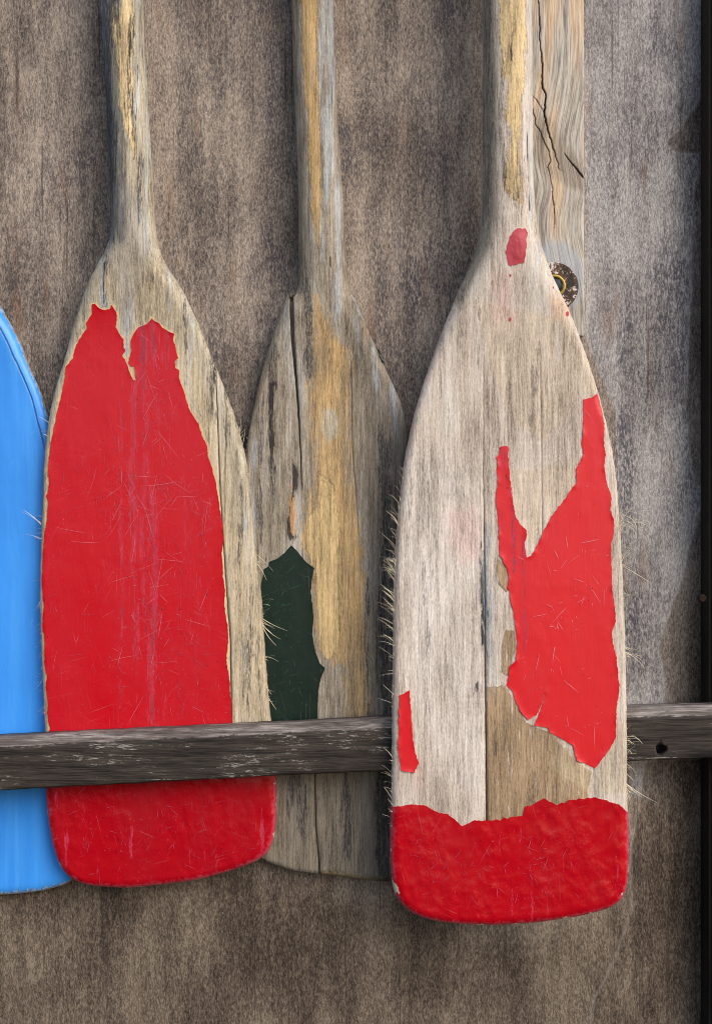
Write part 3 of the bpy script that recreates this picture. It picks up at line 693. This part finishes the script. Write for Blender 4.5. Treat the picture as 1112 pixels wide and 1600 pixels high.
at = {'ochre': poly_attr(*g_och), 'hand': poly_attr(g_hand), 'pale': poly_attr(g_pale, [(496,1366),(520,1361),(560,1367),(600,1370),(600,1385),(500,1380)]), 'knot': poly_attr(g_knot), 'grey': poly_attr(g_gry), 'low': poly_attr(g_low), 'org': poly_attr(g_org), 'blk': poly_attr(*g_blk),
 'smudge': lines([(424,560,760,3),(410,640,900,-3),(480,455,560,6),(600,700,1100,8),(620,850,1130,14),(575,860,1120,-2),(470,1210,1300,2),(540,1230,1330,4),(600,1200,1360,10),(455,1210,1260,2),(640,680,1000,10),(490,560,640,-6),(400,760,850,-4),(610,600,700,-4),(520,640,670,-6)]),
 'cool': lines([(505,-100,380,3),(515,0,260,7),(528,300,480,4),(556,440,520,3),(585,520,610,3),(615,600,680,2),(397,700,860,2),(560,450,560,-3)]),
 'fissure': lines([(521,330,440,-.4),(518,400,415,.6),(535,200,300,-1.4),(604,640,840,-1.0),(613,720,860,-.6),(478,690,760,-1.2),(424,640,700,.6),(528,560,640,-1.6)])}
sm1 = seam([(455,462,3.6),(456.5,480,4.0),(458,530,3.2),(461,570,2.4),(464,605,1.9),(468,667,1.2),(470.5,722,.8),(472,765,.35)], 22)
sm2 = seam([(548,566,.3),(550,700,.5),(555,764,.55),(560,840,.5),(563,900,.3)], 1.2)
sm3 = seam([(492,1130,.5),(492,1215,.7),(494,1290,.9),(498,1340,1.2),(499,1368,1.4)], 10)
def pick(a, b, ysw): return lambda y: a(y) if y < ysw else b(y)
build_body(sg, 'blade_and_shaft', grn_wood, pg, (pick(sm1, sm3, 900), sm2), at)
gp = [(455,852),(463,860),(478,878),(491,887.5),(487.7,901.6),(486,925),(490,965),(487.7,990.5),(492.4,1018),(499.6,1036),(508,1044),(501.5,1059),(497,1081),(496,1121),(496,1150),(400,1150),(400,1000),(406,929),(412.6,889),(420,884.6),(420,878),(434,872.6),(445,863.5)]
green = paint_mat('dark_green_paint', (9,33,23), 4, (46,84,64), .08, .3, .34, (10,30,22), .8, False)
strands(sg, 'frayed_fibres', [('L',462,470,7,9,100,12,.2),('L',468,480,5,8,110,14,.2),('L',560,900,30,4,60,30,.3)], fib, pg, 14)
film(sg, 'green_paint', gp, green, pg, .0004, .0004, 5, .4)
scratches(sg, 'scratches', 60, gp, plain('green_scratch', (60,112,84), .6, 0, .2, .1), pg, .0009, 5, 4, 30, (.12,.35))
film(sg, 'green_paint', [(588,543),(592,546),(597,556),(600,566),(597,568),(592,557)], green, pg, .0004, .0002, 6, .3)

# ---- red paddle (second from the left)
sr = Shape(red_L, red_B, red_R, .0275, .0202, (345,560), .0055, .0055)
pr = empty('wooden_paddle', tuple(sr.co(np.array(200.), np.array(1386.), np.array(0.))))
tag(pr, 'paddle with scratched red painted blade, between the blue one and the green patched one', 'paddle', G)
rp = [(144.6,475),(149,475),(157,482.5),(165.5,485),(172,482.4),(174.5,476),(178,479),(183.5,494),(181.7,512),(188,523.5),(194,530.6),(193.5,542.5),(196,548),(191.7,555),(198,566),(201,575),(204,584),(208,593),(212,594.7),(211.5,582),(210,573),(205,573),(201,566),(202,560),(206,548),(204,537),(208,522.7),(216,512),(230,506),(237,498.6),(248,504.7),(255,512),(264,518),(272,522),(270.5,531.7),(275,544),(278,558.7),(273,565),(275,575),(280,578.5),(280,591),(288,612.7),(297,641.4),(311,663.7),(316.5,681),(324,697),(325.5,713),(333,735),(338,756.5),(342,785),(348,817.7),(349,843),(347,864),(349,900),(352,924),(350.6,947.5),(356,979),(357,1003),(354,1030.6),(359,1066),(362,1106),(362.5,1127.5),(364,1196),(76,1196),(78,1137),(75,1114),(75,1090),(72,1074),(74.4,1058),(70,1034.5),(71,1003),(67,979),(69,947.5),(67,924),(66.5,900),(69,853.7),(70,835.7),(73.7,814),(75.5,785),(73,776),(77,763.7),(76,735),(78,706),(81,688),(86,663),(90,641.4),(97,616),(102,591),(104,573),(114,560.5),(119,540.7),(127.7,524.5),(136.7,513.7),(135,504.7),(144,490)]
r_tan = [(189,-200),(189,0),(189,25),(182,36),(175,12),(174,40),(180,75),(183,110),(187,140),(187,170),(192,190),(200,210),(205,235),(213,252),(214,225),(210,200),(208,170),(212,130),(209,100),(208,60),(208,20),(206,0),(206,-200)]
r_shade = [(150,-300),(154,0),(170,330),(168,380),(196,380),(193,200),(188,110),(182,0),(182,-300)]  # shaded left side of the handle, painted darker into the wood colour
r_warm = [(150,440),(200,380),(250,420),(330,600),(420,1000),(430,1130),(360,1130),(350,880),(270,500),(200,500)]
r_grey = [(176,270),(210,300),(240,380),(220,450),(205,540),(190,500),(170,420),(160,410)]
red_wood = wood_mat('pale_weathered_wood', 8.0, (92,84,72), (168,156,134), (212,202,180),
  stains=[('warm',(184,162,128),20,14,.6),('side',(84,90,93),5,26,.95),('grey',(140,136,134),12,12,.6),('tan',(200,176,134),1.2,16,.9)], bluish=.4, streak=.6, paint=(206,186,140))
build_body(sr, 'blade_and_shaft', red_wood, pr, (seam([(339,574,.3),(340,620,.8),(345,764,.9),(354,905,1.0),(361,1000,1.1),(363,1130,1.2),(364,1180,1.2)], 9),),
  {'warm': poly_attr(r_warm), 'side': poly_attr(r_shade), 'grey': poly_attr(r_grey), 'tan': poly_attr(r_tan), 'smudge': lines([(165,400,482,2),(172,0,300,7),(183,0,130,-1),(202,60,150,3),(180,250,380,0),(209,0,200,-3),(290,480,540,0),(330,560,640,3),(352,600,700,-1),(383,1000,1100,-2),(375,760,1000,-5),(390,900,1120,-3),(325,700,850,-6),(215,250,290,2),(235,400,440,0),(405,950,1080,-4)]),
   'cool': lines([(160,380,470,3),(230,60,400,2),(215,-50,160,1),(262,420,480,2),(300,490,560,2),(200,470,570,2),(385,780,1050,-3),(120,500,560,0)]),
   'fissure': lines([(177,100,350,-1.2),(186,40,300,-1.4),(207,30,200,-.6),(213,100,250,-.9),(202,55,85,.8),(165,410,470,.2),(224,250,380,-1.4),(338,575,600,1)]), 'rim': poly_attr(rp)})
wornr = lines([(172,560,900,-4),(190,600,1150,1),(209,590,900,4),(213,900,1100,0),(226,540,1000,3),(240,780,1140,5),(250,640,760,-1),(207,930,1050,1),(290,740,870,1),(310,860,1060,-1),(222,500,560,6),(130,760,1000,-7),(266,700,860,-4),(255,920,1130,0),(80,950,1150,-4),(240,505,545,6),(262,510,560,4)], .8)
_r = random.Random(5)
capw = lines([(_r.uniform(85,425), y0, y0+_r.uniform(8,60), _r.uniform(-9,1)) for y0 in [_r.uniform(1215,1370) for _ in range(26)]]+[(412,1290,1335,4),(100,1240,1290,-2),(108,1300,1345,3),(210,1300,1330,3)])
red1 = paint_mat('scratched_red_paint', (190,10,28), 2, (186,66,86), .10, .5, .30, (182,10,30), .8)
film(sr, 'red_paint', rp, red1, pr, .0004, .0005, 3, .75, lambda x, y: wornr(x, y))
srd = Shape(red_L, red_B, red_R, .0275, .0202, (345,560), .0062, .0068, .7)
redc = paint_mat('lumpy_red_paint', (172,8,24), 6, (196,66,96), .3, .6, .24, (140,6,24), 1.0, True, True)
cap(srd, 'red_tip_paint', [(40,1186),(200,1184),(460,1182)], redc, pr, .8, 4, capw)
pinks = plain('pink_scratch', (206,84,108), .6, 0, .2, .3, 200); palep = plain('pale_scratch', (228,150,164), .6, 0, .2, .1)
CL = [(205,780,26,50),(240,765,30,12),(238,940,13,120),(215,870,26,90),(228,560,18,34),(250,640,16,40),(318,790,10,40),(300,980,22,90),(230,900,70,200)]
scratches(sr, 'scratches', 1700, rp, pinks, pr, .0010, 11, 2, 30, (.08,.20), CL)
scratches(sr, 'scratches', 230, rp, palep, pr, .00105, 17, 3, 62, (.07,.16), CL)
scratches(srd, 'scratches', 150, [(80,1215),(425,1215),(420,1320),(300,1370),(130,1370),(95,1330)], pinks, pr, .0005, 12, 2, 20, (.12,.34), [(200,1260,60,40),(410,1320,12,14),(230,1310,70,30)])
strands(sr, 'frayed_fibres', [('L',800,830,6,30,28,14,.5),('L',825,850,5,22,10,12,.4),('L',660,690,4,14,30,14,.4),('L',900,1130,46,11,-48,18,-.5),('L',760,1130,60,5,-60,22,.4),('L',1040,1060,5,22,-50,8,-.5),
  ('R',668,700,7,24,66,12,-.3),('R',735,745,2,16,10,20,1.0),('R',860,885,3,30,-50,8,.3),('R',930,965,7,22,18,16,.8),('R',965,990,7,32,-40,10,-.4),('R',1020,1035,4,20,10,14,.5),('R',1070,1095,6,18,-40,16,-.5),('R',700,1115,60,4,50,40,.4),('R',343,345,1,20,25,2,.1),('R',875,880,2,26,-10,3,.1)], fib, pr, 3)

# ---- right paddle (in front of the rail)
s4 = Shape(rgt_L, rgt_B, rgt_R, .0400, .0570, (345,600), .0058, .0058)
p4 = empty('wooden_paddle', tuple(s4.co(np.array(780.), np.array(1444.), np.array(0.))))
tag(p4, 'pale bare paddle with peeling red patches and red tip, standing in front of the rail', 'paddle', G)
m4 = [(910.4,624),(924,621.3),(932,615.4),(938,639),(943,663),(942,686.6),(945,710),(943,730),(948,758),(954,773.7),(953,797),(958,813),(958,833),(953,853),(955,888.5),(956,924),(960,948),(960.7,971.5),(955,987),(956,1003),(962,1027),(964.6,1050.7),(967,1078),(962,1108),(961,1152.7),(951.5,1171.5),(940,1185.5),(928,1200.6),(914,1192.6),(900,1189),(897.5,1176),(895,1164.4),(881,1156.4),(857.6,1144),(855,1136),(834,1134),(840,1118),(847.5,1100),(852,1080),(851.2,1080),(846.5,1099),(838,1117),(831,1121),(824.7,1124.5),(815,1115),(805,1096),(801,1082),(791,1070.5),(793.7,1058.6),(795.7,1042.8),(805.6,1031),(807.5,1007),(804.8,979.5),(801.6,955.7),(797,940),(795.7,924),(791.7,918),(795,904),(791.7,888.5),(785,876.6),(780,868.7),(778.7,833),(776,797),(774,781.6),(776.7,750),(775.5,734),(778,720),(774,714),(780,709.6),(780,699),(787.8,695.7),(793.7,698.5),(793,712),(795.7,746),(800,781.6),(804.8,807),(813.5,821),(822,828),(821.4,841),(818.6,849),(820.6,860.8),(821.4,870.6),(829.3,868.7),(837,855),(849,829),(861,807),(876.8,785.6),(892.6,763.8),(899.8,754),(899.8,732),(906.5,720),(911.6,708.4),(907.7,696.5),(910.4,670.8),(910.4,641)]
p_small = [(640,1078.5),(640.7,1096),(642.6,1124.5),(645.4,1157),(648.7,1176),(654.3,1192.6),(646.3,1207.6),(627.6,1204),(624,1190),(622,1167),(623,1124.5),(624,1087),(632,1083)]
p_neck = [(807.4,356.8),(820.4,357.5),(823,367),(821.5,385),(820.8,400),(817.8,410.5),(807.4,412),(798,415.7),(793.4,414),(789.7,392.7),(792.6,381.6),(796,370.5),(802,361)]
f_tan = [(780,-200),(780,0),(780,56),(783,111),(791,130),(789,178),(796,207),(791,241),(789,296),(800,307),(817,321),(811,278),(813,222),(814,167),(820,111),(822,0),(822,-200)]
f_shade = [(740,-300),(754,0),(754,300),(748,360),(710,470),(720,480),(768,380),(776,330),(778,180),(772,0),(772,-300)]  # shade down the left of handle and neck, painted into the wood
f_brn = [[(759,1073),(788,1072),(800,1090),(820,1128),(860,1146),(900,1190),(924,1206),(918,1235),(910,1300),(759,1300)],[(777,872),(790,885),(796,905),(792,925),(780,915),(774,895)],[(788,985),(803,985),(806,1010),(800,1032),(792,1055),(784,1050),(784,1010)]]
f_crm = [[(797,735),(860,728),(905,720),(899,755),(850,825),(828,866),(822,840),(805,805)],[(893,545),(920,560),(934,612),(912,622),(898,590)],[(740,470),(890,500),(910,560),(900,640),(850,690),(800,660),(760,560)]]
f_wht = [(640,700),(750,720),(756,1000),(756,1240),(690,1230),(640,1050),(625,900)]
f_blk = [[(753,857),(757,860),(761,900),(760,960),(757,1005),(753,1003),(751,950),(750,905)],[(741,1070),(748,1066),(749,1080),(744,1082)]]
f_cr2 = [(870,1150),(930,1210),(975,1120),(978,1240),(920,1240),(860,1200)]
f_pink = [[(700,795),(745,790),(750,870),(720,880),(705,850)],[(770,430),(800,425),(800,500),(775,500)],[(640,1190),(665,1200),(665,1235),(650,1230)]]
f_org = [(858,460),(885,470),(893,500),(862,500)]
wood4 = wood_mat('bleached_paddle_wood', 14.0, (114,102,92), (194,179,164), (230,220,208),
  stains=[('side',(112,108,92),7,8,.85),('white',(204,194,186),16,24,.6),('cream',(196,174,146),2.2,16,.4),('tan',(204,178,130),1.2,20,.9),('brown',(152,122,84),1.45,6,.8),('cr2',(186,168,140),3,6,.6),('pink',(206,150,146),14,16,.35),('org',(196,150,110),8,8,.5),('blk',(46,44,48),1.2,16,.85)], bluish=.14, streak=.14, contrast=.85, smk=.58)
build_body(s4, 'blade_and_shaft', wood4, p4, (seam([(753,560,.22),(753,750,.3),(755,850,.6),(756,1000,.7),(756.5,1060,1.0),(757.5,1120,1.7),(759,1290,1.8),(759,1400,1.2)], lambda y: .35+8.6*min(1,max(0,(y-740)/120))), seam([(841,540,.15),(843,700,.2),(844,830,.3)], .45)),
  {'side': poly_attr(f_shade), 'white': poly_attr(f_wht), 'cream': poly_attr(*f_crm), 'tan': poly_attr(f_tan), 'brown': poly_attr(*f_brn), 'cr2': poly_attr(f_cr2), 'pink': poly_attr(*f_pink), 'org': poly_attr(f_org), 'blk': poly_attr(*f_blk),
   'smudge': lines([(832,580,660,2),(838,540,620,-2),(665,880,1100,-1),(668,760,900,-5),(757,850,1000,1),(748,480,560,-3),(640,700,900,-6),(800,40,90,1),(786,120,300,-3),(764,0,300,3),(690,500,700,-5),(805,290,330,2),(720,450,520,-3),(830,1235,1275,4),(700,640,760,-7),(790,1150,1260,-4),(770,1090,1250,-3),(862,560,640,-6),(665,1130,1230,-6),(850,1150,1240,-6)]),
   'cool': lines([(829,-60,340,1),(840,380,400,2),(872,500,560,-2),(700,600,900,-8),(765,740,960,0),(770,900,1060,2),(720,840,1020,-8),(670,560,700,-5),(760,880,1070,3),(930,1180,1240,-3)]),
   'fissure': lines([(824,150,330,-.1),(818,120,260,-1.3),(793,120,240,-1),(800,45,90,.3),(775,180,300,-1.5),(806,160,310,-.8),(752,840,1010,-.4),(760,1080,1270,-1.2),(771,1100,1270,-1.7),(845,560,720,-1.7)])})
red2 = paint_mat('peeling_red_paint', (206,19,31), 9, (140,50,78), .10, .7, .36, (190,16,28), .35, True, False, .1)
w4 = lines([(785,700,830,3),(800,800,880,6),(817,840,1010,4),(915,690,850,-2),(916,840,880,1),(800,1020,1080,1),(960,880,960,0),(812,960,1100,-3)])
film(s4, 'red_paint', m4, red2, p4, .0005, .0008, 7, .8, w4)
film(s4, 'red_paint', p_small, red2, p4, .0005, .0006, 8, .8)
film(s4, 'red_paint', p_neck, paint_mat('faded_red_paint', (176,54,68), 1, (150,60,70), .5, .5, .5, (160,48,62), .5), p4, .0003, .0002, 9, .9)
for fx, fy, fr in ((797,430,1.7),(796,499,2.3),(885,491,3.0),(863,450,1.3)):
    film(s4, 'red_paint', [(fx+fr*math.cos(a)*.8, fy+fr*math.sin(a)*1.4) for a in np.linspace(0, 6.28, 9)[:-1]], bpy.data.materials['faded_red_paint'], p4, .0003, .0001, 2, .2)
s4d = Shape(rgt_L, rgt_B, rgt_R, .0400, .0570, (345,600), .0066, .0080, .9)
capl = [(600,1256),(611,1256),(618,1258),(641.6,1253.6),(665,1256),(679,1265),(700,1270),(711,1279.4),(720.5,1288),(740,1278.5),(754,1279.4),(778,1278),(796.6,1273),(815,1272.4),(817,1258),(832,1253.6),(847,1244),(867,1255),(890.5,1246.6),(928,1243),(947,1249),(965.6,1255),(981,1270),(990,1272)]
red3 = paint_mat('thick_red_tip_paint', (174,8,24), 12, (200,66,94), .34, .6, .21, (158,6,22), .8, True, True)
cap(s4d, 'red_tip_paint', capl, red3, p4, 1.3, 6, lines([(_r.uniform(625,965), y0, y0+_r.uniform(8,50), _r.uniform(-9,0)) for y0 in [_r.uniform(1270,1420) for _ in range(26)]]+[(812,1290,1340,1),(826,1340,1430,1),(795,1370,1420,0),(960,1350,1400,0),(780,1290,1320,1)]))
scratches(s4, 'scratches', 90, m4, palep, p4, .0013, 21, 3, 34, (.10,.3), [(925,930,18,50),(880,850,30,60),(865,970,12,16),(860,1050,50,60)])
scratches(s4d, 'scratches', 110, [(630,1300),(700,1310),(960,1290),(960,1390),(850,1425),(660,1415)], pinks, p4, .0006, 22, 2, 26, (.12,.36), [(825,1370,16,40),(680,1340,40,30),(790,1340,80,30)])
strands(s4, 'frayed_fibres', [('L',735,800,20,14,78,10,.5),('L',795,850,16,24,66,9,.8),('L',855,900,22,30,60,9,.9),('L',895,960,26,24,62,10,.8),('L',945,965,10,34,52,7,1.1),('L',965,1010,18,24,50,12,.9),('L',1010,1060,7,22,30,14,.7),('L',1050,1053,2,32,-8,4,.2),('L',1080,1300,26,18,35,30,.4),('L',700,1290,110,5,70,22,.3),
  ('R',812,838,18,44,62,12,1.7),('R',800,828,16,40,42,12,1.9),('R',840,860,8,20,50,12,1.0),('R',872,890,12,44,58,8,.7),('R',878,884,3,46,-26,3,.1),('R',905,940,8,14,20,30,.8),('R',1008,1025,10,30,-18,14,.6),('R',1085,1120,8,18,40,22,.6),('R',1150,1185,22,26,36,18,1.2),('R',1185,1250,16,22,-30,26,.6),('R',1215,1235,5,44,-55,8,-.6),('R',720,1250,120,5,68,25,.3)], fib, p4, 9)

# small rusty nail on the post
nl = lathe('nail_head', px2x(1096,.0265), px2z(935,.0265), [(.0030,.0252),(.0030,.0272),(.0022,.0278)], plain('rusty_iron', (40,28,22), .7, .5, .3), None, 20)
tag(nl, 'small dark nail head in the post above the right end of the rail', 'nail')
